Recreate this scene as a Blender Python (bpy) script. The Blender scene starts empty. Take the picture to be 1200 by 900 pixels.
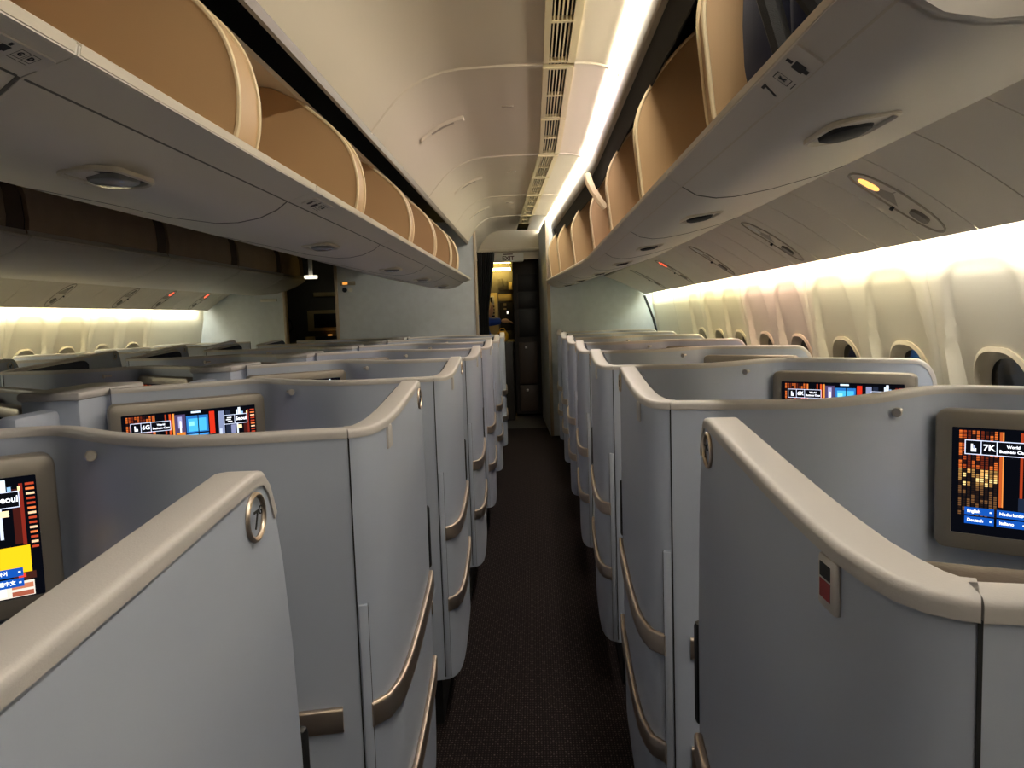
import bpy, bmesh, math, random
from mathutils import Vector, Matrix
random.seed(7)
PI = math.pi
sc = bpy.context.scene
C = bpy.data.collections.new('cabin'); sc.collection.children.link(C)

# ---------------------------------------------------------------- camera, world, exposure
ZC = 1.32                       # eye height above the cabin floor
TH = 0.030                      # camera roll
def _camera():
    d = Vector(((625-600)/900, (450-370)/900, -1)).normalized()
    x = Vector((math.cos(TH), math.sin(TH), 0)); x.z = -(x.x*d.x+x.y*d.y)/d.z; x.normalize()
    z = x.cross(d)
    R = Matrix((x, d, z)).transposed()           # columns: world axes seen in camera space
    cam = bpy.data.cameras.new('camera'); o = bpy.data.objects.new('camera', cam); C.objects.link(o)
    cam.sensor_width = 36; cam.lens = 27; cam.clip_start = .02; cam.clip_end = 100
    o.matrix_world = Matrix.Translation((0, 0, ZC)) @ R.transposed().to_4x4()
    sc.camera = o
_camera()
w = bpy.data.worlds.new('world'); sc.world = w; w.use_nodes = True
w.node_tree.nodes['Background'].inputs[0].default_value = (.6, .7, 1, 1)
w.node_tree.nodes['Background'].inputs[1].default_value = 0.0
vs = sc.view_settings
vs.view_transform = 'Standard'; vs.look = 'None'; vs.gamma = 1; vs.use_curve_mapping = False
vs.exposure = 0.48
CEIL_POWER = 34.5               # emission of the lamp lens along the ceiling cove
WASH_POWER = 43.0               # emission of the window wall lamps
sc.cycles.max_bounces = 8; sc.cycles.diffuse_bounces = 6
sc.cycles.use_denoising = True

# ---------------------------------------------------------------- materials
def lin(c):
    r = []
    for v in c[:3]:
        v /= 255
        r.append(v/12.92 if v <= .04045 else ((v+.055)/1.055)**2.4)
    return (*r, 1)
def mat(name, col, rough=.5, metal=0, bump=0, bscale=300, var=0, vscale=6, spec=.5, coat=0):
    m = bpy.data.materials.new(name); m.use_nodes = True
    nt = m.node_tree; b = nt.nodes['Principled BSDF']
    b.inputs['Base Color'].default_value = lin(col); b.inputs['Roughness'].default_value = rough
    b.inputs['Metallic'].default_value = metal; b.inputs['Specular IOR Level'].default_value = spec
    b.inputs['Coat Weight'].default_value = coat
    tc = nt.nodes.new('ShaderNodeTexCoord')
    if var:
        n = nt.nodes.new('ShaderNodeTexNoise'); n.inputs['Scale'].default_value = vscale; n.inputs['Detail'].default_value = 4
        nt.links.new(tc.outputs['Object'], n.inputs['Vector'])
        mx = nt.nodes.new('ShaderNodeMix'); mx.data_type = 'RGBA'
        mx.inputs[6].default_value = lin([c*(1-var) for c in col]); mx.inputs[7].default_value = lin([min(255, c*(1+var)) for c in col])
        nt.links.new(n.outputs['Fac'], mx.inputs[0]); nt.links.new(mx.outputs[2], b.inputs['Base Color'])
    if bump:
        n2 = nt.nodes.new('ShaderNodeTexNoise'); n2.inputs['Scale'].default_value = bscale
        nt.links.new(tc.outputs['Object'], n2.inputs['Vector'])
        bp = nt.nodes.new('ShaderNodeBump'); bp.inputs['Strength'].default_value = bump; bp.inputs['Distance'].default_value = .002
        nt.links.new(n2.outputs['Fac'], bp.inputs['Height']); nt.links.new(bp.outputs['Normal'], b.inputs['Normal'])
    return m
def emit(name, col, s):
    m = bpy.data.materials.new(name); m.use_nodes = True
    nt = m.node_tree; nt.nodes.remove(nt.nodes['Principled BSDF'])
    e = nt.nodes.new('ShaderNodeEmission'); e.inputs[0].default_value = lin(col); e.inputs[1].default_value = s
    nt.links.new(e.outputs[0], nt.nodes['Material Output'].inputs[0]); return m

M = dict(
    suite=mat('suite plastic', (174, 183, 201), .42, bump=.05, bscale=500, var=.015),
    trim=mat('warm grey trim', (188, 184, 182), .45, bump=.1, bscale=600),
    metal=mat('brushed bronze metal', (200, 184, 168), .36, 1),
    chrome=mat('satin steel', (206, 200, 192), .32, .7),
    bezel=mat('taupe metallic bezel', (150, 143, 134), .42, .35),
    black=mat('black rubber', (14, 14, 15), .5),
    gap=mat('dark joint', (30, 32, 35), .7),
    softgap=mat('grey joint', (104, 102, 98), .7),
    navy=mat('navy upholstery', (34, 42, 56), .85, bump=.3, bscale=400),
    leather=mat('taupe leather', (110, 98, 88), .5, bump=.2, bscale=200, var=.08),
    tan=mat('tan locker lining', (184, 152, 112), .55, bump=.12, bscale=400, var=.02),
    piping=mat('cream piping', (226, 207, 170), .45),
    bin=mat('locker shell plastic', (216, 210, 202), .42, bump=.06, bscale=500),
    lip=mat('locker lip plastic', (205, 196, 180), .38),
    brown=mat('brown locker door', (172, 150, 124), .6, var=.06),
    dbrown=mat('dark brown strap', (92, 76, 60), .7),
    ceil=mat('ceiling panel', (216, 206, 186), .5, bump=.04, bscale=300),
    vent=mat('vent frame', (222, 208, 168), .45),
    dark=mat('dark void', (12, 11, 11), .9),
    rail=mat('grey rail', (120, 112, 100), .4),
    wall=mat('cream wall panel', (224, 216, 196), .5, bump=.05, bscale=200),
    service=mat('service panel plastic', (222, 213, 198), .45, bump=.05, bscale=300),
    recess=mat('shade-toned recess plastic', (160, 149, 132), .4),  # shading of the oval light recesses is painted into this darker tone
    bulk=mat('grey blue bulkhead', (196, 203, 212), .55, bump=.25, bscale=120, var=.05, vscale=14),
    frame=mat('beige frame', (176, 160, 140), .45),
    glass=mat('dark night glass', (10, 10, 12), .08, spec=.6),
    shade=mat('window shade', (190, 178, 156), .6),
    ink=mat('printed ink', (24, 24, 26), .6),
    white=mat('white plastic', (220, 218, 212), .4),
    red=mat('red label', (150, 24, 30), .5),
    exitred=mat('exit lettering', (70, 20, 24), .5),
    bag=mat('navy backpack cloth', (28, 36, 66), .85, bump=.4, bscale=500, var=.1),
    strap=mat('black webbing', (16, 16, 18), .8, bump=.4, bscale=600),
    curtain=mat('black curtain', (16, 15, 17), .95, bump=.3, bscale=300),
    galley=mat('galley grey laminate', (92, 90, 84), .5, var=.04),
    gdark=mat('galley dark unit', (40, 36, 33), .5, var=.1),
    gcream=mat('galley cream laminate', (206, 188, 136), .45),
    gbrown=mat('cart brown', (62, 50, 42), .5),
    lens=mat('clear lens', (120, 122, 122), .12, spec=.7),
    skin=mat('skin', (206, 160, 128), .55),
    hair=mat('blond hair', (236, 206, 136), .7, bump=.5, bscale=80),
    jacket=mat('blue jacket', (30, 70, 170), .8, bump=.3, bscale=60, var=.1),
    trousers=mat('dark trousers', (22, 24, 34), .8),
    yellow=mat('yellow plastic bag', (226, 170, 30), .5),
    gfloor=mat('galley vinyl floor', (70, 68, 64), .6, var=.1, vscale=20),
    inner=mat('window rim', (196, 184, 160), .45),
)
E = dict(
    cove=emit('cove lamp', (255, 247, 238), CEIL_POWER),
    read=emit('reading lamp', (255, 170, 90), 1.6),
    redled=emit('red indicator', (255, 90, 60), 2.0),
    gal=emit('galley lamp', (255, 214, 110), 16.0),
    amber=emit('amber panel', (240, 160, 70), .8),
    blueled=emit('blue panel', (40, 70, 120), .5),
    glow=emit('white glow', (255, 245, 220), 1.2),
)
COVE = [emit('cove lamp', c, CEIL_POWER) for c in ((255, 247, 238), (255, 247, 238), (255, 245, 228), (255, 243, 220), (255, 237, 230), (255, 246, 226), (255, 246, 222), (255, 250, 236))]
def carpet():
    m = bpy.data.materials.new('dark speckled carpet'); m.use_nodes = True
    nt = m.node_tree; b = nt.nodes['Principled BSDF']; b.inputs['Roughness'].default_value = .95
    b.inputs['Specular IOR Level'].default_value = .1
    L = nt.links.new
    tc = nt.nodes.new('ShaderNodeTexCoord'); sp = nt.nodes.new('ShaderNodeSeparateXYZ'); L(tc.outputs['Object'], sp.inputs[0])
    def mth(op, a, c=None):
        n = nt.nodes.new('ShaderNodeMath'); n.operation = op
        for i, q in enumerate((a, c)):
            if q is None: continue
            if isinstance(q, (int, float)): n.inputs[i].default_value = q
            else: L(q, n.inputs[i])
        return n.outputs[0]
    def wave(src, k): return mth('ABSOLUTE', mth('SINE', mth('MULTIPLY', src, k)))
    x, y = sp.outputs[0], sp.outputs[1]
    fine = mth('MULTIPLY', wave(x, PI/.009), wave(y, PI/.012))
    fine = mth('GREATER_THAN', fine, .72)
    u = mth('ADD', x, mth('MULTIPLY', y, .62)); v = mth('SUBTRACT', x, mth('MULTIPLY', y, .62))
    du = mth('LESS_THAN', wave(u, PI/.045), .10); dv = mth('LESS_THAN', wave(v, PI/.045), .10)
    star = mth('MULTIPLY', mth('MAXIMUM', du, dv), mth('GREATER_THAN', mth('MULTIPLY', wave(x, PI/.009), wave(y, PI/.012)), .45))
    fac = mth('ADD', mth('MULTIPLY', fine, .28), mth('MULTIPLY', star, .6))
    nz = nt.nodes.new('ShaderNodeTexNoise'); nz.inputs['Scale'].default_value = 90; L(tc.outputs['Object'], nz.inputs['Vector'])
    fac = mth('MULTIPLY', fac, mth('MULTIPLY', nz.outputs['Fac'], 1.7))
    mx = nt.nodes.new('ShaderNodeMix'); mx.data_type = 'RGBA'
    mx.inputs[6].default_value = lin((25, 20, 21)); mx.inputs[7].default_value = lin((92, 80, 78))
    L(fac, mx.inputs[0]); L(mx.outputs[2], b.inputs['Base Color'])
    return m
M['carpet'] = carpet()

# ---------------------------------------------------------------- mesh helpers
class MB:
    def __init__(s): s.v = []; s.f = []; s.m = []
    def add(s, vs, fs, mi=0):
        o = len(s.v); s.v += [tuple(p) for p in vs]
        for f in fs: s.f.append([i+o for i in f]); s.m.append(mi)
        return s
    def quad(s, a, b, c, d, mi=0): return s.add([a, b, c, d], [(0, 1, 2, 3)], mi)
    def loft(s, rings, closed=True, caps=True, mi=0):
        n = len(rings[0]); vs = [p for r in rings for p in r]; fs = []
        for i in range(len(rings)-1):
            for j in range(n if closed else n-1):
                k = (j+1) % n
                fs.append((i*n+j, i*n+k, (i+1)*n+k, (i+1)*n+j))
        if caps and closed:
            fs.append(tuple(range(n-1, -1, -1))); fs.append(tuple(range((len(rings)-1)*n, len(rings)*n)))
        return s.add(vs, fs, mi)
    def box(s, x0, x1, y0, y1, z0, z1, mi=0, r=0, rot=None, seg=2):
        bm = bmesh.new(); bmesh.ops.create_cube(bm, size=1)
        for v in bm.verts: v.co = Vector((v.co.x*abs(x1-x0), v.co.y*abs(y1-y0), v.co.z*abs(z1-z0)))
        if r:
            r = min(r, .49*abs(x1-x0), .49*abs(y1-y0), .49*abs(z1-z0))
            bmesh.ops.bevel(bm, geom=bm.edges[:], offset=r, segments=seg, profile=.5, affect='EDGES')
        c = Vector(((x0+x1)/2, (y0+y1)/2, (z0+z1)/2))
        bm.verts.index_update()
        vs = [(rot @ v.co if rot else v.co)+c for v in bm.verts]
        fs = [[v.index for v in f.verts] for f in bm.faces]; bm.free()
        return s.add(vs, fs, mi)
    def tube(s, path, r, n=8, mi=0, caps=True):
        rings = []
        path = [Vector(p) for p in path]
        prev = None
        for i, p in enumerate(path):
            t = (path[min(i+1, len(path)-1)]-path[max(i-1, 0)]).normalized()
            a = prev if prev is not None else (Vector((0, 0, 1)) if abs(t.z) < .9 else Vector((1, 0, 0)))
            b = t.cross(a).normalized(); a = b.cross(t).normalized(); prev = a
            rr = r[i] if isinstance(r, (list, tuple)) else r
            rings.append([p+a*rr*math.cos(2*PI*k/n)+b*rr*math.sin(2*PI*k/n) for k in range(n)])
        return s.loft(rings, True, caps, mi)
    def sweep(s, path, sides, prof, mi=0):
        rings = []; path = [Vector(p) for p in path]
        for i, p in enumerate(path):
            t = (path[min(i+1, len(path)-1)]-path[max(i-1, 0)]).normalized()
            sd = Vector(sides[i]); sd = (sd-t*sd.dot(t)).normalized(); up = sd.cross(t)
            if up.z < -1e-6 and abs(up.z) > .05: up = -up
            rings.append([p+sd*a+up*b for a, b in prof])
        return s.loft(rings, True, True, mi)
    def prism(s, poly, axis, a, b, mi=0):
        """polygon in the two remaining axes, extruded along axis from a to b"""
        def P(q, t):
            return {'x': (t, q[0], q[1]), 'y': (q[0], t, q[1]), 'z': (q[0], q[1], t)}[axis]
        return s.loft([[P(q, a) for q in poly], [P(q, b) for q in poly]], True, True, mi)
    def disc(s, c, nrm, r, h, n=16, mi=0):
        c = Vector(c); nrm = Vector(nrm).normalized()
        return s.tube([c, c+nrm*h], r, n, mi)
    def torus(s, c, ax1, ax2, R1, R2, r, n=24, k=8, mi=0):
        c = Vector(c); ax1 = Vector(ax1).normalized(); ax2 = Vector(ax2).normalized(); nn = ax1.cross(ax2)
        vs = []; fs = []
        for i in range(n):
            a = 2*PI*i/n; rad = (ax1*math.cos(a)+ax2*math.sin(a)).normalized(); p = c+ax1*R1*math.cos(a)+ax2*R2*math.sin(a)
            for j in range(k):
                b = 2*PI*j/k; vs.append(p+rad*r*math.cos(b)+nn*r*math.sin(b))
        for i in range(n):
            for j in range(k):
                fs.append((i*k+j, ((i+1) % n)*k+j, ((i+1) % n)*k+(j+1) % k, i*k+(j+1) % k))
        return s.add(vs, fs, mi)
    def mirror(s, x=0):
        s.v = [(2*x-p[0], p[1], p[2]) for p in s.v]; s.f = [f[::-1] for f in s.f]; return s
    def shift(s, dx=0, dy=0, dz=0):
        s.v = [(p[0]+dx, p[1]+dy, p[2]+dz) for p in s.v]; return s
    def build(s, name, mats, parent=None, angle=35, recalc=True, **props):
        me = bpy.data.meshes.new(name); me.from_pydata(s.v, [], s.f)
        for q in (mats if isinstance(mats, (list, tuple)) else [mats]): me.materials.append(q)
        me.polygons.foreach_set('material_index', s.m)
        if recalc:
            bm = bmesh.new(); bm.from_mesh(me); bmesh.ops.recalc_face_normals(bm, faces=bm.faces); bm.to_mesh(me); bm.free()
        me.polygons.foreach_set('use_smooth', [True]*len(me.polygons)); me.set_sharp_from_angle(angle=math.radians(angle))
        me.update()
        o = bpy.data.objects.new(name, me); C.objects.link(o)
        if parent: o.parent = parent
        for k, q in props.items(): o[k] = q
        return o
def thing(name, label, cat, loc=(0, 0, 0), group=None):
    o = bpy.data.objects.new(name, None); o.empty_display_size = .1; C.objects.link(o); o.location = loc
    o['label'] = label; o['category'] = cat
    if group: o['group'] = group
    return o
def tag(o, label, cat, group=None):
    o['label'] = label; o['category'] = cat
    if group: o['group'] = group
    return o
def struct(o): o['kind'] = 'structure'; return o
def text_mesh(body, size, ext=.0004, align='CENTER', bold=False):
    cu = bpy.data.curves.new('lettering', 'FONT'); cu.body = body; cu.size = size; cu.extrude = ext
    cu.align_x = align; cu.align_y = 'CENTER'; cu.resolution_u = 3
    if bold: cu.offset = size*.022
    o = bpy.data.objects.new('lettering', cu); sc.collection.objects.link(o)
    dg = bpy.context.evaluated_depsgraph_get(); me = bpy.data.meshes.new_from_object(o.evaluated_get(dg))
    bpy.data.objects.remove(o); bpy.data.curves.remove(cu)
    vs = [tuple(v.co) for v in me.vertices]; fs = [tuple(p.vertices) for p in me.polygons]
    bpy.data.meshes.remove(me); return vs, fs
def text_into(mb, body, size, origin, u, v, mi=0, align='CENTER', bold=False):
    """lettering laid in the plane origin + a*u + b*v"""
    vs, fs = text_mesh(body, size, align=align, bold=bold); origin = Vector(origin); u = Vector(u).normalized(); v = Vector(v).normalized(); n = u.cross(v)
    return mb.add([origin+u*p[0]+v*p[1]+n*p[2] for p in vs], fs, mi)
def catmull(pts, n=6):
    out = []
    P = [Vector(p) for p in pts]
    for i in range(len(P)-1):
        p0 = P[max(i-1, 0)]; p1 = P[i]; p2 = P[i+1]; p3 = P[min(i+2, len(P)-1)]
        for k in range(n):
            t = k/n
            out.append(.5*((2*p1)+(p2-p0)*t+(2*p0-5*p1+4*p2-p3)*t*t+(3*p1-p0-3*p2+p3)*t**3))
    out.append(P[-1]); return out
def rrect(w, h, r, n=4):
    pts = []
    for cx, cy, a0 in ((w/2-r, h/2-r, 0), (-w/2+r, h/2-r, 90), (-w/2+r, -h/2+r, 180), (w/2-r, -h/2+r, 270)):
        for k in range(n+1):
            a = math.radians(a0+90*k/n); pts.append((cx+r*math.cos(a), cy+r*math.sin(a)))
    return pts
ORD = ['nearest', 'second', 'third', 'fourth', 'fifth', 'sixth', 'farthest']

# ---------------------------------------------------------------- cabin numbers
CX = -1.38                      # centre line of the cabin
BULK_Y, LBULK_Y = 8.35, 9.35
def cshift(Y): return -.054*max(0, Y-4.3)
def bshift(Y): return -.07*max(0, Y-5.2)

# ---------------------------------------------------------------- floor
fl = MB(); fl.box(-4.3, 1.45, -5, 9.0, -.06, 0)
struct(fl.build('floor', M['carpet']))
g = MB(); g.box(-4.3, 1.45, 9.0, 13.2, -.06, 0)
struct(g.build('floor_galley', M['gfloor']))

# ---------------------------------------------------------------- window walls
BASE = [(1.62, 1.296), (1.56, 1.288), (1.51, 1.282), (1.40, 1.286), (1.25, 1.315), (1.0, 1.355), (.7, 1.375), (.3, 1.345), (0, 1.29)]
def wall_x(z):
    for (z1, x1), (z0, x0) in zip(BASE, BASE[1:]):
        if z0 <= z <= z1: t = (z-z0)/(z1-z0); return x0+(x1-x0)*t
    return BASE[-1][1]
def recess(Y, z, yk):
    hw = .175 + .06*min(1, max(0, (1.46-z)/.30))
    dx = abs(Y-yk)-hw+.10; dz = z-1.455+.10
    sd = math.hypot(max(dx, 0), max(dz, 0))+min(max(dx, dz), 0)-.10
    t = min(1, max(0, -sd/.03)); t = t*t*(3-2*t)
    return t*(.006+.036*min(1, max(0, (1.44-z)/.40)))
RWIN = [2.29+.565*k for k in range(-12, 8)]
def window_wall(name, y0, y1, wins, seams, mir):
    b = MB(); ny = int((y1-y0)/.016); zs = [1.62, 1.56, 1.51]+[1.50-.0125*k for k in range(61)]+[.6, .5, .3, .1, 0]
    vs = []
    for i in range(ny+1):
        Y = y0+(y1-y0)*i/ny
        yk = min(wins, key=lambda q: abs(q-Y))
        gr = .006 if min(abs(Y-q) for q in seams) < .008 else 0
        for z in zs: vs.append((wall_x(z)+recess(Y, z, yk)+gr, Y, z))
    n = len(zs); fs = []
    for i in range(ny):
        Yc = y0+(y1-y0)*(i+.5)/ny; yk = min(wins, key=lambda q: abs(q-Yc))
        for j in range(n-1):
            zc_ = (zs[j]+zs[j+1])/2
            dx = max(abs(Yc-yk)-.138+.115, 0); dz = max(abs(zc_-.975)-.193+.115, 0)
            if math.hypot(dx, dz) < .115: continue      # opening behind the window rim
            fs.append((i*n+j, i*n+j+1, (i+1)*n+j+1, (i+1)*n+j))
    b.add(vs, fs)
    b.box(1.47, 1.51, y0, y1, 0, 1.62)           # outer skin
    if mir: b.mirror(CX)
    return struct(b.build(name, M['wall'], recalc=False))
RSEAM = [2.572+1.13*k for k in range(-7, 6)]
window_wall('wall_right', -5, BULK_Y+.9, RWIN, RSEAM, False)
LWIN = [2.18+.56*k for k in range(2, 11)]
LSEAM = [2.46+1.12*k for k in range(0, 6)]
window_wall('wall_left', 2.0, LBULK_Y+.1, LWIN, LSEAM, True)
def window(idx, yk, mir):
    def xs(z): return wall_x(z)+recess(yk, z, yk)
    poly = rrect(.29, .40, .12, 6); zc = .975
    rings = []
    for sc_, dx in ((1.04, .012), (1.05, -.006), (.98, -.012), (.88, .014), (.86, .045)):
        rings.append([(xs(zc+q*sc_)+dx, yk+p*sc_, zc+q*sc_) for p, q in poly])
    b = MB().loft(rings, True, False)
    pn = MB().loft([[(xs(zc+q*.9)+.03, yk+p*.9, zc+q*.9) for p, q in poly], [(xs(zc+q*.9)+.04, yk+p*.9, zc+q*.9) for p, q in poly]])
    pol2 = [(p*.87, max(q*.87, .06)) for p, q in poly]
    sh = MB().loft([[(xs(zc+q)+.018, yk+p, zc+q) for p, q in pol2], [(xs(zc+q)+.024, yk+p, zc+q) for p, q in pol2]])
    if mir: b.mirror(CX); pn.mirror(CX); sh.mirror(CX)
    o = struct(b.build('window_%d' % idx, M['inner']))
    pn.build('pane', M['glass'], o)
    if mir: sh.build('shade', M['shade'], o)
i = 1
for yk in RWIN[11:]: window(i, yk, False); i += 1
for yk in LWIN: window(i, yk, True); i += 1

# ---------------------------------------------------------------- aisle ceiling
CP = [(-.572, .689), (-.55, .716), (-.515, .758), (-.474, .803), (-.425, .842), (-.368, .872), (-.30, .892), (-.241, .900), (-.10, .904), (.062, .905)]
CR = [(.176, .905), (.215, .903), (.255, .898), (.295, .886), (.325, .866), (.34, .852)]
S = 1.18                        # cross-section and panel lengths scale together
def cw(x): return max(0, min(1, (x+.572)/.634))
def cpt(x, z, Y): return ((x+cshift(Y)*cw(x))*S, Y*S, z*S+ZC)
JY = [-5.0/S, -3.2/S, -1.2, 1.30, 2.87, 4.42, 5.85, 7.0, 8.25]
def ceil_band(prof, y0, y1, n=6, rise=0, th=.012):
    rings = []
    for k in range(n+1):
        Y = y0+(y1-y0)*k/n
        rings.append([cpt(x, z+rise, Y) for x, z in prof]+[cpt(x, z+rise+th, Y) for x, z in prof[::-1]])
    return rings
cb = MB()
for a, b_ in zip(JY, JY[1:]):
    cb.loft(ceil_band(CP, a+.004, b_-.004)); cb.loft(ceil_band(CR, a+.004, b_-.004))
struct(cb.build('ceiling', M['ceil']))
jb = MB()                                               # raised joint beads between the panels
for Y in JY[1:-1]:
    for prof in (CP, CR):
        jb.loft([[cpt(x, z-.003, Y-.012+.008*(q != 0)) if False else cpt(x, z-(0, .006, .006, 0)[q], Y+(-.014, -.008, .008, .014)[q]) for q in range(4)] for x, z in prof], True, True)
struct(jb.build('trim_1', M['ceil']))
cv = MB().box(-4.4, 1.6, -5.1, 13.2, 2.60, 2.66)
struct(cv.build('ceiling_void', M['dark']))
struct(MB().box(-4.4, 1.6, -5.1, -5.0, 0, 2.60).build('wall_back', M['ceil']))
rl = MB(); rr_ = MB(); r2 = MB()
N = 40
prof = [(-.570, .688), (-.578, .668), (-.586, .664), (-.592, .670), (-.584, .70)]
rl.loft([[cpt(x, z, -4.2+12.4*k/N) for x, z in prof] for k in range(N+1)])
struct(rl.build('trim_2', M['rail']))
prof = [(.334, .862), (.338, .778), (.343, .770), (.362, .768), (.374, .778), (.378, .83), (.36, .87)]
rr_.loft([[cpt(x, z, -4.2+12.4*k/N) for x, z in prof] for k in range(N+1)])
struct(rr_.build('trim_3', M['rail']))
dk = MB()
prof = [(.352, .80), (.366, .735), (.376, .68), (.381, .68), (.372, .735), (.358, .80)]
dk.loft([[cpt(x, z, -4.2+12.3*k/N) for x, z in prof] for k in range(N+1)])
struct(dk.build('trim_6', M['dark']))
# lamp lens along the cove: one segment per ceiling panel
for i, (a, b_) in enumerate(zip(JY, JY[1:])):
    if i < 2: continue
    prof = [(.300, .876), (.328, .858), (.331, .863), (.303, .882)]
    t = thing('ceiling_cove_lamp', '%s glowing white lamp strip along the right ceiling edge' % ['', '', 'nearest', 'second', 'third', 'fourth', 'fifth', 'farthest'][i], 'ceiling lamp', (.33, a*S, ZC+1.0), 'lamp strips in the ceiling cove')
    mb = MB(); n = 4
    mb.loft([[cpt(x, z, a+.01+(b_-a-.02)*k/n) for x, z in prof] for k in range(n+1)]); mb.shift(-.33, -a*S, -ZC-1.0)
    mb.build('lens', COVE[i], t)
# air grilles
vseg = [(-.9, .35), (.36, 1.27), (1.31, 2.05), (2.065, 2.845), (2.895, 3.62), (3.635, 4.395), (4.45, 5.13), (5.15, 5.82), (5.88, 6.45), (6.47, 6.97), (7.03, 7.6)]
for i, (a, b_) in enumerate(vseg):
    t = thing('air_vent_grille', 'cream slotted ceiling vent strip, %s back from the front bulkhead' % ['eleventh', 'tenth', 'ninth', 'eighth', 'seventh', 'sixth', 'fifth', 'fourth', 'third', 'second', 'first'][i], 'air vent', (.14, a*S, ZC+1.06), 'ceiling air vents in one line')
    f = MB(); n = 3
    for x0, x1 in ((.062, .083), (.150, .176)):
        f.loft([[cpt(x, z, a+(b_-a)*k/n) for x, z in ((x0, .897), (x1, .897), (x1, .915), (x0, .915))] for k in range(n+1)])
    for Y in (a+.012, (a+b_)/2, b_-.012):
        f.loft([[cpt(x, z, Y+d) for x, z in ((.062, .8975), (.176, .8975), (.176, .912), (.062, .912))] for d in (-.010, .010)])
    f.shift(-.14, -a*S, -ZC-1.06); f.build('frame', M['vent'], t)
    bk = MB().loft([[cpt(x, z, a+(b_-a)*k/n) for x, z in ((.075, .925), (.165, .925), (.165, .93), (.075, .93))] for k in range(n+1)]); bk.shift(-.14, -a*S, -ZC-1.06)
    bk.build('duct', M['dark'], t)
    for k4 in range(5):
        xm = .0905+.0127*k4
        sl = MB().loft([[cpt(x, z, a+.01+(b_-a-.02)*k/n) for x, z in ((xm-.0025, .899), (xm+.0025, .899), (xm+.0045, .918), (xm-.0005, .918))] for k in range(n+1)])
        sl.shift(-.14, -a*S, -ZC-1.06); sl.build('slat', M['vent'], t)
# handles and latches on the ceiling panels
for i, (a, b_) in enumerate(zip(JY[4:7], JY[5:8])):
    Y = a+(b_-a)*.42
    w_ = ['nearest', 'middle', 'farthest'][i]
    t = thing('ceiling_pull_handle', '%s long curved grip moulded into the ceiling panel' % w_, 'handle', (-.47, Y*S, ZC+1.0), 'ceiling panel grips')
    pth = [(-.475, .80), (-.43, .838), (-.38, .866), (-.33, .884), (-.285, .895)]
    mb = MB(); mb.loft([[cpt(x, z-.0005-(0, .012, .012, 0)[q], Y+(-.034, -.024, .024, .034)[q]) for q in range(4)] for x, z in pth]); mb.shift(.47, -Y*S, -ZC-1.0)
    mb.build('grip', M['ceil'], t)
    tb = MB(); tb.loft([[cpt(x, z-.0128, Y+dy) for dy in (-.014, .014)]+[cpt(x, z-.0134, Y+dy) for dy in (.014, -.014)] for x, z in pth[1:-1]]); tb.shift(.47, -Y*S, -ZC-1.0)
    tb.build('grip_inset', M['recess'], t)
    mb = MB().box(-.03, .03, -.008, .008, -.006, .004, r=.003)
    p = cpt(-.085, .9035, Y-.12); mb.shift(*p); tag(mb.build('ceiling_latch', M['recess']), '%s small rectangular latch on the ceiling beside the vents' % w_, 'latch', 'ceiling latches')
# header closing the aisle ceiling above the doorway
hd = MB()
arch = [(-.66, .60), (-.66, .70)]+[(x+(cshift(8.2)*cw(x)), z) for x, z in CP[1:]]+[(x+cshift(8.2), z) for x, z in CR[1:]]+[(.16, .60)]
hd.prism([(x*S, z*S+ZC) for x, z in arch], 'y', 9.69, 9.76)
hd.box(-.70, .15, 9.64, 9.70, ZC+.80, ZC+.84, r=.01)
struct(hd.build('wall_front_header', M['ceil']))

# ---------------------------------------------------------------- bulkheads
def bulkhead(name, x0, x1, y, zt=2.35, jambs=()):
    b = MB().box(x0, x1, y, y+.05, 0.0, zt)
    o = struct(b.build(name, M['bulk']))
    for j, (a, c) in enumerate(jambs):
        q = MB().box(a, c, y-.012, y+.065, 0.0, zt, r=.006); q.build('edge_trim', M['frame'], o)
    return o
bulkhead('wall_front_centre', -2.13, -.60, BULK_Y, jambs=((-2.15, -2.115), (-.625, -.595)))
bulkhead('wall_front_right', .175, 1.46, BULK_Y, jambs=((.155, .19),))
bulkhead('wall_front_left', -4.22, -3.03, LBULK_Y, jambs=((-3.05, -3.015),))
tr = MB().tube([(1.30, BULK_Y-.01, 0.1), (1.375, BULK_Y-.01, .7), (1.35, BULK_Y-.01, 1.0), (1.29, BULK_Y-.01, 1.25), (1.20, BULK_Y-.01, 1.50)], .012, 6)
struct(tr.build('trim_4', M['gap']))
lw = MB().loft([[(.155, 8.37, 0), (.20, 8.37, 0), (.16, 9.9, 0), (.085, 9.9, 0)], [(.155, 8.37, 2.35), (.20, 8.37, 2.35), (.16, 9.9, 2.35), (.085, 9.9, 2.35)]])
struct(lw.build('wall_lavatory', M['bulk']))

# ---------------------------------------------------------------- right and centre lockers (hinged buckets hanging open)
RP = [(.386, .374), (.373, .374), (.363, .366), (.364, .354), (.402, .326), (.44, .303), (.49, .294), (.54, .296), (.635, .312), (.76, .343), (.825, .365), (.842, .392)]
RD = [(.418, .352), (.414, .40), (.408, .44), (.397, .55), (.390, .64), (.400, .71), (.43, .78), (.50, .88), (.60, .98), (.70, 1.03), (.94, 1.03), (.89, .425), (.55, .328)]
GP = [(-.608, .378), (-.594, .379), (-.582, .370), (-.585, .357), (-.662, .333), (-.69, .312), (-.74, .291), (-.80, .281), (-.86, .281), (-.99, .302), (-1.15, .343), (-1.33, .385), (-1.38, .395)]
GD = [(-.634, .374), (-.622, .402), (-.612, .45), (-.612, .52), (-.632, .60), (-.676, .668), (-.74, .728), (-.81, .785), (-.90, .83), (-1.10, .86), (-1.10, .385), (-.86, .314), (-.75, .325)]
def arcs(poly, n): return poly[:n]
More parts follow.
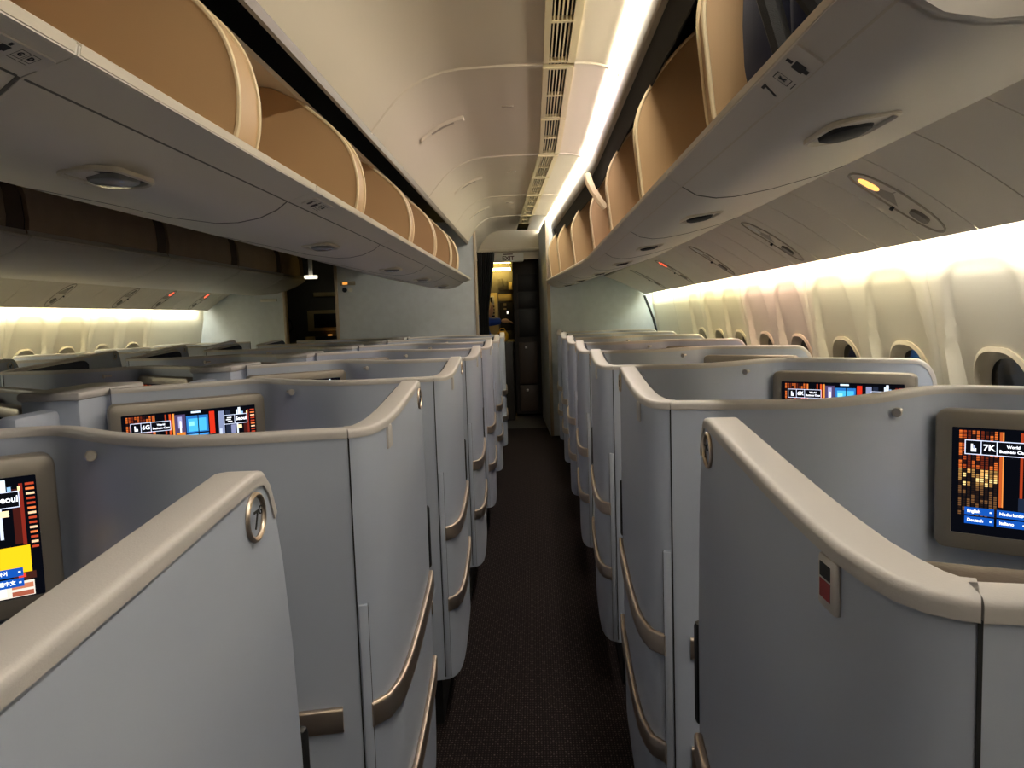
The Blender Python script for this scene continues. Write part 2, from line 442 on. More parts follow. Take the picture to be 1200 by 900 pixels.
def locker(side, y0, y1, sh, label, group, dividers, low_end=False, n=3, handle=True, rowtext=None, hy=None):
    P = RP if side > 0 else GP; D = RD if side > 0 else GD
    xr = .36 if side > 0 else -.6
    def pt(x, Y, z): return (x+sh(Y)-xr, Y-y0, z+.0)
    t = thing('overhead_locker', label, 'overhead locker', (xr, y0, ZC), group)
    # bucket: shell with thickness
    inner = [(x+side*(.020 if i_ < 4 else .01), z+.026) for i_, (x, z) in enumerate(P)][4:]
    prof = P + inner[::-1]
    b = MB().loft([[pt(x, y0+.0015+(y1-y0-.003)*k/n, z) for x, z in prof] for k in range(n+1)])
    b.build('bucket', M['bin'], t)
    # lip strip and the seam under it
    lp = [(x-side*.0015, z+.0012) for x, z in P[:4]]; lp2 = [(x+side*.004, z-.003) for x, z in P[:4]][::-1]
    b = MB().loft([[pt(x, y0+.006+(y1-y0-.012)*k/n, z+.0015) for x, z in lp+lp2] for k in range(n+1)]); b.build('lip', M['lip'], t)
    sx, sz = P[4]
    b = MB().loft([[pt(x, y0+.008+(y1-y0-.016)*k/n, z) for x, z in ((sx-side*.0016, sz+.0004), (sx+side*.0012, sz-.0016), (sx+side*.004, sz+.001), (sx, sz+.006))] for k in range(n+1)]); b.build('seam', M['softgap'] if side < 0 else M['lip'], t)
    # curved seam where two buckets meet
    b = MB(); pr = P[4:]
    b.loft([[pt(x, y1-.008+q, z-.0012+dz) for q, dz in ((-.0005, 0), (.0065, 0), (.0065, .004), (-.0005, .004))] for x, z in pr]); b.build('joint', M['softgap'], t)
    # lining: rear wall and roof
    if side > 0:
        bw = MB().loft([[pt(x, y0+(y1-y0)*k/n, z) for x, z in ((.90, .42), (.94, 1.03), (.955, 1.03), (.915, .42))] for k in range(n+1)])
        rf = MB().loft([[pt(x, y0+(y1-y0)*k/n, z) for x, z in ((.62, .99), (.70, 1.03), (.955, 1.035), (.955, 1.05), (.69, 1.045), (.605, 1.0))] for k in range(n+1)])
    else:
        bw = MB().loft([[pt(x, y0+(y1-y0)*k/n, z) for x, z in ((-1.10, .34), (-1.10, .86), (-1.115, .86), (-1.115, .34))] for k in range(n+1)])
        rf = MB().loft([[pt(x, y0+(y1-y0)*k/n, z) for x, z in ((-.80, .782), (-.90, .832), (-1.115, .865), (-1.115, .88), (-.89, .847), (-.79, .792))] for k in range(n+1)])
    bw.build('rear_lining', M['tan'], t); rf.build('roof_lining', M['tan' if side > 0 else 'lip'], t)
    for (a, c) in dividers:
        dv = MB().loft([[pt(x, Y, z) for x, z in D] for Y in (a, c)])
        do = dv.build('end_wall', M['tan'], t)
        na = 10 if side > 0 else 8
        for Y in (a, c):
            tb = MB().tube([pt(p.x, Y, p.y) for p in catmull([(x, z, 0) for x, z in D[:na]], 4)] if False else [pt(p[0], Y, p[1]) for p in catmull([Vector((x, z, 0)) for x, z in D[:na]], 4)], .0055, 6)
            tb.build('piping', M['piping'], do)
    if low_end:
        b = MB().loft([[pt(x, Y, z) for x, z in P[3:]+[(q[0], q[1]+.014) for q in P[3:]][::-1]] for Y in (y0-.012, y0+.012)]); b.build('end_rim', M['bin'], t)
    if handle:
        Y = hy if hy else y0+(y1-y0)*.40
        if side > 0: hx, hz, sl = .545, .298, .14
        else: hx, hz, sl = -.785, .282, .03
        Rm = Matrix.Rotation(-math.atan(sl)*1.0, 3, 'Y')
        def oval(w, h, dz, e=0): return [pt(hx+p, Y+q, hz-dz+sl*p*side*side) for p, q in rrect(w, h, min(w, h)*.42, 5)]
        b = MB().loft([oval(.115, .20, -.004), oval(.115, .20, .004), oval(.105, .188, .006), oval(.095, .178, .003), oval(.09, .172, -.012)], True, False)
        ho = b.build('handle_rim', M['lip'], t)
        b = MB().loft([oval(.092, .174, -.004), oval(.092, .174, -.002)])
        b.build('handle_pocket', M['gap'], ho)
        b = MB()
        rg = []
        for dz, sc2 in ((-.002, 1.0), (.006, .94), (.011, .7)):
            rg.append([pt(hx+p*sc2, Y+.02+q*sc2, hz-dz+sl*p*sc2) for p, q in rrect(.078, .105, .035, 5)])
        b.loft(rg); b.build('latch_paddle', M['lens'] if side < 0 else M['gap'], ho)
    if rowtext: rowtext(t, pt)
    return t
def row_label(side, Y, num, seats, k_=1.0):
    def put(t, pt):
        xr = .36 if side > 0 else -.6
        P = RP if side > 0 else GP
        (x0, z0), (x1, z1) = P[4], P[3]
        n_ = Vector((-side, 0, -.35)).normalized(); u = Vector((0, -side, 0)); v = Vector((x1-x0, 0, z1-z0)).normalized()
        m = Vector(((x0+x1)/2, Y, (z0+z1)/2))
        nn = u.cross(v).normalized(); o = Vector(pt(m.x, m.y, m.z))+nn*.0035
        pl = MB(); w2 = .095*k_
        qs = [o+u*a+v*b for a, b in rrect(w2*2, .046*k_, .004, 2)]
        pl.loft([[q-nn*.004 for q in qs], [q for q in qs]]); po = pl.build('row_plate', M['bin'], t)
        o = o+nn*.0006
        L = MB(); s_ = -1
        text_into(MB(), num, .038, o, u, v) if 0 else None
        u = u*k_; v = v*k_; Nm = MB(); text_into(Nm, num, .038*k_, o+u*(-.075), u, v, bold=True); Nm.build('row_number', M['ink'], po)
        # standing figure
        fx = -.028 if side < 0 else .045
        for a, b_, w_, h_ in ((fx, .013, .010, .010), (fx, -.003, .026, .018), (fx, -.014, .014, .010)):
            c = o+u*a+v*b_; L.add([c-u*w_/2-v*h_/2, c+u*w_/2-v*h_/2, c+u*w_/2+v*h_/2, c-u*w_/2+v*h_/2], [(0, 1, 2, 3)])
        for k, ch in enumerate(seats):
            c = o+u*((.014 if side < 0 else -.015)+.03*k)
            for (a0, b0, a1, b1) in ((-.013, -.012, .013, -.0105), (-.013, .013, .013, .0145), (-.013, -.012, -.0115, .0145), (.0115, -.012, .013, .0145), (-.013, -.019, .013, -.0175)):
                L.add([c+u*a0+v*b0, c+u*a1+v*b0, c+u*a1+v*b1, c+u*a0+v*b1], [(0, 1, 2, 3)])
            text_into(L, ch, .016*k_, c+v*.001, u, v, bold=True)
        L.build('row_marking', M['ink'], po)
    return put
DG = [1.74+1.09*k for k in range(-1, 6)]
zero = lambda Y: 0
gy = [-.10, 1.02, 2.12, 3.40, 4.84, 5.95, 7.35]
GDIV = [(.55, .66), (1.66, 1.78), (2.77, 2.88), (3.94, 4.04), (4.89, 4.98), (6.35, 6.45)]
GHAN = [.4, 1.44, 2.88, 4.3, 5.5, 6.7]
names = ['hanging over the left edge of view', 'nearest', 'second', 'third', 'fourth', 'farthest']
for i in range(6):
    y0, y1 = gy[i], gy[i+1]
    dv = [GDIV[i]]+([(5.83, 5.92)] if i == 4 else [])
    rt = {0: row_label(-1, .952, '7', ['G', 'D'], .66), 2: row_label(-1, 2.28, '6', ['G', 'D'])}.get(i)
    locker(-1, y0, y1, zero, 'open tan lined overhead locker above the centre seats, %s' % names[i], 'open lockers above the centre seats', dv, rowtext=rt, hy=GHAN[i])
ry = [.86, 2.08, 3.16, 4.25, 5.33, 6.42, 7.45, 8.30]
namr = ['nearest, with a navy bag in it', 'second', 'third', 'fourth', 'fifth', 'sixth', 'last before the front bulkhead']
for i in range(7):
    y0, y1 = ry[i], ry[i+1]
    dv = [(1.745+1.10*i, 1.80+1.10*i)] if i < 6 else [(8.17, 8.22)]
    rt = row_label(1, 1.17, '7', ['K', 'H'][:1]) if i == 0 else None
    locker(1, y0, y1, bshift, 'open overhead locker above the right window seats, %s' % namr[i], 'open lockers above the right window seats', dv, low_end=(i == 0), rowtext=rt)
# latch mechanism in the near end of the first right locker
t = thing('locker_hinge_plate', 'grey metal hinge plate at the near end of the right overhead locker', 'hinge', (.515, .90, ZC+.372))
MB().box(-.06, .07, -.006, .006, -.035, .05, r=.012).build('plate', M['recess'], t)
MB().disc((-.02, -.006, 0), (0, -1, 0), .017, .008).build('pivot', M['gap'], t)
MB().disc((.035, -.006, .01), (0, -1, 0), .005, .006).build('rivet', M['gap'], t)
# soft curled end of a locker gasket near the kink of the ceiling rail
gk = MB().tube([(.33, 4.55, ZC+.80), (.335, 4.5, ZC+.79), (.34, 4.48, ZC+.75), (.36, 4.47, ZC+.70), (.40, 4.47, ZC+.64), (.43, 4.47, ZC+.60)], [.012, .02, .024, .022, .02, .018], 8)
tag(gk.build('gasket_roll', M['piping']), 'pinkish curled gasket hanging between ceiling rail and right lockers', 'gasket')

# backpack in the first right locker
bp = thing('backpack', 'navy backpack with black straps lying in the nearest right locker', 'backpack', (.55, 1.42, ZC+.34))
def blob(cx, cy, cz, sx, sy, sz, e=3.0, nu=20, nv=14):
    vs = []; fs = []
    def p(a, q): return math.copysign(abs(a)**(2/e), a)
    for i_ in range(nv+1):
        ph = -PI/2+PI*i_/nv
        for j in range(nu):
            th = 2*PI*j/nu
            vs.append((cx+sx*p(math.cos(ph), e)*p(math.cos(th), e), cy+sy*p(math.cos(ph), e)*p(math.sin(th), e), cz+sz*p(math.sin(ph), e)))
    for i_ in range(nv):
        for j in range(nu): fs.append((i_*nu+j, i_*nu+(j+1) % nu, (i_+1)*nu+(j+1) % nu, (i_+1)*nu+j))
    return vs, fs
b = MB(); b.add(*blob(.02, .06, .21, .15, .19, .21)); b.build('body', M['bag'], bp, angle=80)
b = MB(); b.add(*blob(-.02, -.13, .15, .10, .05, .13)); b.build('pocket', M['bag'], bp, angle=80)
b = MB().tube([(-.125, -.02, .36), (-.145, -.05, .28), (-.15, -.09, .18), (-.135, -.13, .07), (-.10, -.16, .02)], [.014, .018, .02, .018, .012], 8); b.build('strap', M['strap'], bp)
b = MB().tube([(-.10, -.12, .38), (-.13, -.17, .26), (-.12, -.19, .14), (-.06, -.19, .05)], [.016, .02, .02, .014], 8); b.build('strap', M['strap'], bp)
b = MB().tube([(-.12, .06, .33), (-.135, .0, .31), (-.135, -.04, .27)], .006, 6); b.build('zip', M['chrome'], bp)

# ---------------------------------------------------------------- lockers over the left window seats (closed)
LP = [(-2.755, .53), (-2.75, .515), (-2.765, .497), (-2.86, .445), (-2.98, .40), (-3.15, .362), (-3.40, .352), (-3.62, .385), (-3.66, .42)]
lj = [1.0, 2.6, 4.2, 5.84, 7.24, 8.5, 9.33]
for i in range(1, 6):
    y0, y1 = lj[i], lj[i+1]
    t = thing('closed_locker', 'brown fronted closed locker across the left aisle, %s' % ['nearest', 'second', 'third', 'fourth', 'last by the left bulkhead'][i-1], 'overhead locker', (-2.8, y0, ZC), 'closed lockers across the left aisle')
    inn = [(x-.012, z+.03) for x, z in LP]
    MB().loft([[(x+2.8, d, z) for x, z in LP+inn[::-1]] for d in (.004, y1-y0-.012)]).build('bucket', M['bin'], t)
    MB().tube([(-2.752+2.8, .006, .528), (-2.752+2.8, y1-y0-.014, .528)], .009, 8).build('lip', M['lip'], t)
    D2 = [(-2.775, .53), (-2.765, .62), (-2.775, .75), (-2.83, .9), (-2.95, 1.02), (-2.98, 1.02), (-2.86, .9), (-2.80, .75), (-2.79, .62), (-2.80, .53)]
    MB().loft([[(x+2.8, d, z) for x, z in D2] for d in (.03, y1-y0-.02)]).build('door', M['brown'], t)
    MB().loft([[(x+2.8+.003, d, z) for x, z in D2] for d in (y1-y0-.16, y1-y0-.02)]).build('strap', M['dbrown'], t)
lv = MB().box(-3.70, -3.02, 2.5, 9.3, ZC+.46, ZC+1.03)
struct(lv.build('wall_locker_back', M['dark']))

# ---------------------------------------------------------------- service panels under the lockers and window wall lamps
SP = [(.885, .392), (.95, .360), (1.03, .312), (1.10, .264), (1.16, .221), (1.20, .191), (1.207, .198), (1.168, .230), (1.11, .274), (1.04, .326), (.96, .374), (.89, .405)]
def sp_surface(s_):
    x = .885+.315*s_
    for (xa, za), (xb, zb) in zip(SP, SP[1:6]):
        if xa <= x <= xb: return x, za+(zb-za)*(x-xa)/(xb-xa)
    return 1.20, .191
def service(y0, y1, mir, oval, label, led=None, n=1):
    sg = -1 if mir else 1
    ox = 1.05 if not mir else 2*CX-1.05
    t = thing('service_panel', label, 'overhead panel', (ox, y0, ZC), 'panels between the %s lockers and windows' % ('left' if mir else 'right'))
    def fin(b):
        if mir: b.mirror(CX)
        return b.shift(-ox, -y0, -ZC)
    shf = (lambda Y: 0) if mir else (lambda Y: .5*bshift(Y))
    b = MB().loft([[(x+shf(Y)*(1.21-x)/.325, Y, z+ZC) for x, z in SP] for Y in (y0+.0024, y1-.0024)])
    fin(b).build('panel', M['service'], t)
    if oval:
        ym = (y0+y1)/2
        def ov(s0, s1, w_, off, yo=0):
            pts = []
            for k in range(28):
                a = 2*PI*k/28; ca, sa = math.cos(a), math.sin(a)
                s_ = (s0+s1)/2+(s1-s0)/2*math.copysign(abs(ca)**.8, ca)
                x, z = sp_surface(min(1, max(0, s_)))
                pts.append((x+.55*off+shf(ym)*(1.21-x)/.325, ym+yo+w_*math.copysign(abs(sa)**.9, sa), z+ZC+.83*off))
            return pts
        b = MB().loft([ov(.10, .955, .068, .004), ov(.10, .955, .068, -.003), ov(.115, .945, .062, -.004), ov(.13, .93, .058, .003), ov(.16, .90, .052, .002)], True, True)
        ro = fin(b).build('recess', M['recess'], t)
        b = MB().loft([ov(.20, .38, .022, .0025, .012), ov(.20, .38, .020, -.002, .012)]); fin(b).build('reading_light', led or E['read'], ro)
        b = MB().loft([ov(.66, .82, .022, .0, .0), ov(.66, .82, .020, -.009, .0)]); fin(b).build('air_nozzle', M['rail'], ro)
        b = MB().loft([ov(.57, .60, .007, .0, .064), ov(.57, .60, .006, -.010, .064)]); fin(b).build('knob', M['gap'], t)
    return t
b = MB().loft([[(x, Y, z+ZC) for x, z in SP] for Y in (-4.9, .965)]); struct(b.build('trim_9', M['service']))
for mir, y0_, y1_ in ((False, -4.9, BULK_Y-.04), (True, 3.5, LBULK_Y-.03)):
    b = MB(); pr_ = [(x+.003, z+.013) for x, z in SP[:6]]; pr_ = [(.848, .424)]+pr_[:5]+[(1.199, .203)]  # added dark backing, keeps lamp light from leaking through the panel seams
    shf = (lambda Y: 0) if mir else (lambda Y: .5*bshift(Y))
    b.loft([[(x+shf(Y)*(1.21-x)/.325, Y, z+ZC) for x, z in pr_+[(x, z+.006) for x, z in pr_][::-1]] for Y in [y0_+(y1_-y0_)*q/12 for q in range(13)]])
    if mir: b.mirror(CX)
    struct(b.build('leak_blocker_left' if mir else 'leak_blocker_right', M['dark']))
    b = MB().box(1.160, 1.30, y0_, y1_, ZC+.240, ZC+.246)  # unseen lid added above the wash lamps to cut their stray light
    if mir: b.mirror(CX)
    struct(b.build('stray_light_lid_left' if mir else 'stray_light_lid_right', M['wall']))
edges = []
ovals_r = [1.12, 2.27, 3.42, 4.57, 5.72, 6.87]
seqR = []
for i, o_ in enumerate(ovals_r):
    seqR += [(o_-.15, o_+.15, True)]
    e = o_+.15
    nx = o_+1.15-.15 if i < 5 else BULK_Y-.05
    q = (nx-e)/3
    seqR += [(e, e+q, False), (e+q, e+2*q, False), (e+2*q, nx, False)]
cnt = 0; fc = 0
for a, b_, ovl in seqR:
    if ovl:
        cnt += 1; service(a, b_, False, True, 'cream panel with an oval reading light recess above the right windows, %s' % (['rearmost', 'second from the camera', 'third from the camera', 'fourth from the camera', 'fifth from the camera', 'last before the bulkhead'][cnt-1]), led=(E['redled'] if cnt == 5 else E['read'] if cnt == 2 else M['white'])); fc = 0
    else:
        fc += 1; service(a, b_, False, False, 'plain cream filler panel above the right windows, %s forward of the %s reading light recess' % (['first', 'second', 'third'][fc-1], ['rearmost', 'second', 'third', 'fourth', 'fifth', 'last'][cnt-1]))
LO = [3.9, 4.95, 6.0, 7.0, 7.75, 8.6]
for i, o_ in enumerate(LO):
    nx = LO[i+1] if i < 5 else 9.30
    w_ = ['nearest', 'second', 'third', 'fourth', 'fifth', 'last'][i]
    service(o_, o_+.28, True, True, 'pale panel with an oval light recess above the far left windows, %s' % w_, led=(E['redled'] if i in (4, 5) else M['rail']))
    service(o_+.28, (o_+.28+nx)/2, True, False, 'plain pale panel above the far left windows, first after the %s light recess' % w_)
    service((o_+.28+nx)/2, nx, True, False, 'plain pale panel above the far left windows, second after the %s light recess' % w_)
rb = MB().tube([(2*CX-.86, 3.0, ZC+.42), (2*CX-.86, 9.3, ZC+.42)], .03, 8)
struct(rb.build('trim_5', M['wall']))
# lamps hidden behind the lower edge of the panels, washing the window walls
def wash(y0, y1, mir, col, label, power=1.0):
    ox = 1.19 if not mir else 2*CX-1.19
    t = thing('window_wash_lamp', label, 'wall lamp', (ox, y0, ZC+.22), 'lamp strips washing the window walls')
    e = emit('wash lamp', col, WASH_POWER*power)
    b = MB().loft([[(x, d, z) for x, z in ((1.200, ZC+.219), (1.222, ZC+.207), (1.226, ZC+.213), (1.204, ZC+.225))] for d in (y0+.01, y1-.01)])
    if mir: b.mirror(CX)
    b.shift(-ox, -y0, -ZC-.22); b.build('lens', e, t)
rs = [-4.9, .3, 1.42, 2.54, 3.66, 4.78, 5.9, 7.02, 8.30]
cols = [(255, 251, 242)]*2+[(255, 251, 242), (255, 243, 200), (255, 238, 178), (255, 205, 186), (255, 240, 170), (240, 246, 205)]
for i in range(2, 8):
    pass
for i, (a, b_) in enumerate(zip(rs, rs[1:])):
    c = cols[i] if i != 4 else (255, 236, 176)
    if 3 <= i: c = {3: (255, 246, 216), 4: (255, 220, 206), 5: (255, 243, 196), 6: (250, 246, 206), 7: (240, 248, 222)}[i]
    wash(a, b_, False, c, '%s lamp strip above the right windows' % ['hidden rear', 'second hidden rear', 'third, warm white', 'fourth, warm white', 'pinkish', 'yellowish', 'pale yellow', 'front, pale white'][i])
ls = [2.2, 3.58, 4.70, 5.82, 6.94, 8.06, 9.2]
for i, (a, b_) in enumerate(zip(ls, ls[1:])):
    wash(a, b_, True, [(255, 240, 180)]*1 and [(255, 240, 182), (255, 240, 182), (255, 240, 176), (255, 238, 168), (250, 240, 180), (240, 244, 205)][i] if 0 else [(255, 246, 214), (255, 246, 214), (255, 246, 210), (255, 245, 205), (252, 246, 214), (246, 248, 226)][i], '%s lamp strip above the far left windows' % ['nearest', 'second', 'third', 'fourth', 'fifth', 'last'][i], 1.25)

# ---------------------------------------------------------------- seat suites
T_W, T_S = .040, .032
WING = [(.014, .105, .62, .34), (.013, .098, .82, .255), (.012, .084, .96, .21), (.010, .062, 1.065, .185), (.008, .042, 1.12, .175), (.006, .020, 1.154, .17), (.004, -.002, 1.170, .17), (.002, -.03, 1.174, .17),
        (-.004, -.15, 1.168, .17), (-.010, -.28, 1.161, .17), (-.014, -.40, 1.154, .17), (-.0145, -.47, 1.150, .17), (-.013, -.52, 1.147, .17), (-.008, -.56, 1.145, .17), (-.001, -.587, 1.1435, .17), (.009, -.606, 1.143, .17), (.020, -.616, 1.143, .17), (.032, -.622, 1.143, .17)]
SHELL = [(.0335, -.6224), (.09, -.634), (.165, -.650), (.275, -.668), (.36, -.652), (.465, -.596), (.55, -.532), (.59, -.503), (.63, -.490), (.68, -.498), (.75, -.543), (.87, -.633), (.985, -.716), (1.035, -.735), (1.058, -.738)]
def normals(pts):
    out = []
    for i_ in range(len(pts)):
        a = Vector(pts[max(i_-1, 0)][:2]); b = Vector(pts[min(i_+1, len(pts)-1)][:2]); t = (b-a).normalized()
        out.append(Vector((-t.y, t.x, 0)))
    return out
wpath = [tuple(p) for p in WING]
SP_WIN = [(p.x, p.y) for p in catmull([Vector((x, y, 0)) for x, y in SHELL], 4)]
SP_MID = [(p.x, p.y) for p in catmull([Vector((x, y, 0)) for x, y in SHELL[:-3]+[(.992, -.720)]], 4)]
def shell_top(i_, spts):
    # the rear edge stays level and rounds off at the outboard corner
    x = spts[i_][0]
    return 1.143 if x < .99 else 1.143-.10*(1-math.sqrt(max(0, 1-((x-.99)/.0685)**2)))
def wall_mesh(pts, nrm, t, tops, bots, rows=7):
    rings = []
    for (x, y), n, zt, zb in zip(pts, nrm, tops, bots):
        r = []
        for k in range(rows+1): z = zb+(zt-zb)*k/rows; r.append((x, y, z))
        for k in range(rows, -1, -1): z = zb+(zt-zb)*k/rows; r.append((x+n.x*t, y+n.y*t, z))
        rings.append(r)
    return MB().loft(rings)
def path_at(pts, s_):
    L = [0]
    for a, b in zip(pts, pts[1:]): L.append(L[-1]+math.hypot(b[0]-a[0], b[1]-a[1]))
    s_ = s_*L[-1] if s_ <= 1 else L[-1]
    for i_ in range(len(L)-1):
        if L[i_+1] >= s_:
            t = (s_-L[i_])/max(1e-9, L[i_+1]-L[i_]); a, b = pts[i_], pts[i_+1]
            return Vector((a[0]+(b[0]-a[0])*t, a[1]+(b[1]-a[1])*t, 0))
    return Vector((*pts[-1][:2], 0))
SC_L, SC_R = Vector((.607, -.515, 0)), Vector((.967, -.780, 0))
def sfr(hand):
    """screen frame: centre of front plane, right and up vectors, normal, as the viewer sees it"""
    l, r = (SC_L.copy(), SC_R.copy())
    if hand < 0: l, r = Vector((-SC_R.x, SC_R.y, 0)), Vector((-SC_L.x, SC_L.y, 0))
    u = (r-l).normalized(); n = Vector((u.y, -u.x, 0)); c = (l+r)/2+Vector((0, 0, .953))
    return c, u, Vector((0, 0, 1)), n
DW, DH = .392, .222
PAL = {}
def pal(c, s=1.0):
    k = (c, s)
    if k not in PAL: PAL[k] = emit('screen colour', c, s)
    return PAL[k]
def picture():
    """coloured areas of the lit screen page: x0,y0,x1,y1 from the top left, colour"""
    rnd = random.Random(3); R_ = [(0, 0, 1, 1, (6, 7, 12))]
    for i_ in range(9):                              # lattice, lit amber from behind
        x = .033+.020*i_; base = rnd.choice([(150, 62, 26), (196, 96, 40), (92, 34, 18), (170, 80, 34)])
        for j in range(20):
            y = .03+.04*j; q = rnd.random()
            if 8 < j < 13 and q < .75: c = rnd.choice([(236, 200, 130), (214, 160, 90), (150, 110, 60)])
            elif j <= 8: c = base if q < .72 else (40, 18, 14)
            else: c = (96, 66, 40) if q < .45 else (30, 20, 16)
            R_.append((x, y, x+.0135, y+.034, c))
    for j in range(20): R_.append((.03, .046+.04*j, .21, .051+.04*j, (8, 8, 12)))
    for x, w_, c in ((.215, .012, (170, 78, 34)), (.228, .006, (220, 130, 60)), (.305, .012, (150, 52, 24)), (.335, .016, (190, 70, 30)), (.36, .014, (224, 140, 60))): R_.append((x, .03, x+w_, .72, c))
    R_ += [(.375, .05, .455, .40, (70, 58, 90)), (.385, .30, .45, .36, (200, 120, 40)), (.395, .36, .44, .64, (40, 26, 20)), (.40, .08, .43, .24, (150, 150, 190)), (.412, .14, .424, .30, (240, 232, 225)),
           (.445, .36, .475, .66, (236, 196, 130)), (.455, .40, .468, .55, (255, 240, 205)), (.46, .08, .625, .74, (40, 104, 170)), (.475, .12, .61, .30, (70, 170, 226)), (.47, .34, .545, .62, (80, 170, 230)), (.555, .34, .615, .60, (56, 140, 214)),
           (.546, .06, .554, .74, (12, 20, 34)), (.46, .315, .625, .335, (12, 20, 34)), (.50, .02, .57, .045, (210, 230, 250)), (.48, .16, .52, .22, (130, 210, 240)),
           (.635, .04, .675, .36, (196, 44, 24)), (.63, .36, .70, .72, (10, 9, 14)), (.66, .52, .75, .74, (14, 12, 16)), (.705, .05, .75, .60, (120, 130, 160)), (.71, .30, .73, .58, (180, 190, 215)),
           (.76, .05, .80, .66, (30, 36, 52)), (.80, .26, .835, .60, (120, 124, 156)), (.845, .05, .858, .5, (200, 210, 230)), (.85, .27, .885, .32, (255, 220, 170)), (.86, .02, .88, .16, (226, 240, 252)),
           (.885, .08, .90, .16, (140, 180, 220)), (.90, .10, .93, .55, (60, 22, 18)), (.93, .06, .945, .56, (120, 36, 26)), (.925, .08, .935, .12, (240, 230, 160))]
    for j in range(14): R_.append((.955+.002*j*.3, .06+.04*j, .99, .078+.04*j, rnd.choice([(170, 60, 36), (214, 110, 60), (240, 190, 150)])))
    R_ += [(.78, .57, .955, .80, (236, 186, 24)), (.66, .70, .79, .83, (228, 176, 40)), (.69, .62, .735, .80, (240, 225, 140)), (.74, .62, .80, .76, (120, 80, 24)), (.75, .63, .79, .68, (236, 170, 36)),
           (.70, .60, .76, .64, (240, 200, 40)), (.79, .60, .83, .78, (170, 150, 60)), (.88, .79, .97, .85, (60, 30, 24)), (.90, .80, .93, .83, (220, 60, 40)), (.66, .86, .96, .985, (214, 204, 190)), (.74, .88, .85, .97, (236, 228, 216)),
           (.87, .88, .955, .92, (180, 110, 80)), (.87, .94, .955, .98, (150, 80, 60)), (.40, .56, .63, .72, (20, 22, 30)), (.30, .62, .45, .74, (26, 34, 50)), (.33, .60, .40, .615, (130, 180, 200)), (.41, .66, .47, .675, (150, 190, 210))]
    for j in range(34):
        x = .66+.13*rnd.random(); y = .60+.17*rnd.random(); R_.append((x, y, x+.012, y+.02, rnd.choice([(240, 190, 40), (250, 214, 90), (150, 104, 30), (90, 70, 24), (246, 232, 170)])))
    for r in range(2):
        for i_ in range(6):
            x = .064+.1445*i_; y = .745+.085*r
            R_.append((x, y, x+.133, y+.07, (18, 74, 160)))
            R_.append((x+.113, y+.028, x+.123, y+.042, (220, 232, 246)))
    def frame(x0, y0, x1, y1, c=(206, 214, 240), w_=.004):
        h_ = w_*DW/DH
        R_.extend([(x0, y0, x1, y1, (8, 9, 14)), (x0, y0, x1, y0+h_, c), (x0, y1-h_, x1, y1, c), (x0, y0, x0+w_, y1, c), (x1-w_, y0, x1, y1, c)])
    frame(.06, .115, .345, .25)
    for x in (.132, .202): R_.append((x, .115, x+.004, .25, (206, 214, 240)))
    R_ += [(.088, .150, .097, .205, (240, 242, 250)), (.088, .19, .112, .222, (240, 242, 250)), (.098, .165, .106, .195, (150, 160, 190))]
    frame(.745, .115, .93, .25)
    R_.append((.828, .115, .832, .25, (206, 214, 240)))
    R_ += [(.770, .150, .805, .165, (240, 242, 250)), (.762, .178, .800, .19, (240, 242, 250)), (.775, .205, .81, .218, (240, 242, 250))]
    return R_
PIC = picture()
def display_mesh(hand):
    c, u, v, n = sfr(hand); mb = MB(); mats = []
    for i_, (x0, y0, x1, y1, col) in enumerate(PIC):
        m = pal(col, 1.15)
        if m not in mats: mats.append(m)
        o = c+n*(.0012+.000012*i_)
        def q(x, y): return o+u*(x-.5)*DW+v*(.5-y)*DH
        mb.quad(q(x0, y1), q(x1, y1), q(x1, y0), q(x0, y0), mats.index(m))
    # plain backing so that the display is a slab
    e = [c+u*(a)*DW*.5+v*(b)*DH*.5 for a, b in ((-1, -1), (1, -1), (1, 1), (-1, 1))]
    mb.loft([[p-n*.004 for p in e], [p+n*.001 for p in e]], mi=0)
    return mb, mats
def display_text(hand, seat):
    c, u, v, n = sfr(hand); mb = MB(); o = c+n*(.0012+.000012*len(PIC)+.0005)
    def q(x, y): return o+u*(x-.5)*DW+v*(.5-y)*DH
    text_into(mb, seat, .0175, q(.169, .182), u, v, bold=True)
    text_into(mb, 'World', .0082, q(.275, .162), u, v, bold=True); text_into(mb, 'Business Class', .0082, q(.275, .206), u, v, bold=True)
    text_into(mb, 'Seoul', .0155, q(.881, .18), u, v, bold=True)
    for i_, r, s_ in ((0, 0, 'English'), (1, 0, 'Nederlands'), (0, 1, 'Deutsch'), (1, 1, 'Italiano'), (5, 0, '한국어'), (5, 1, '繁體中文')):
        text_into(mb, s_, .0086, q(.064+.1445*i_+.012, .745+.085*r+.034), u, v, align='LEFT', bold=True)
    return mb
TXT = emit('screen white', (240, 244, 255), 1.4)
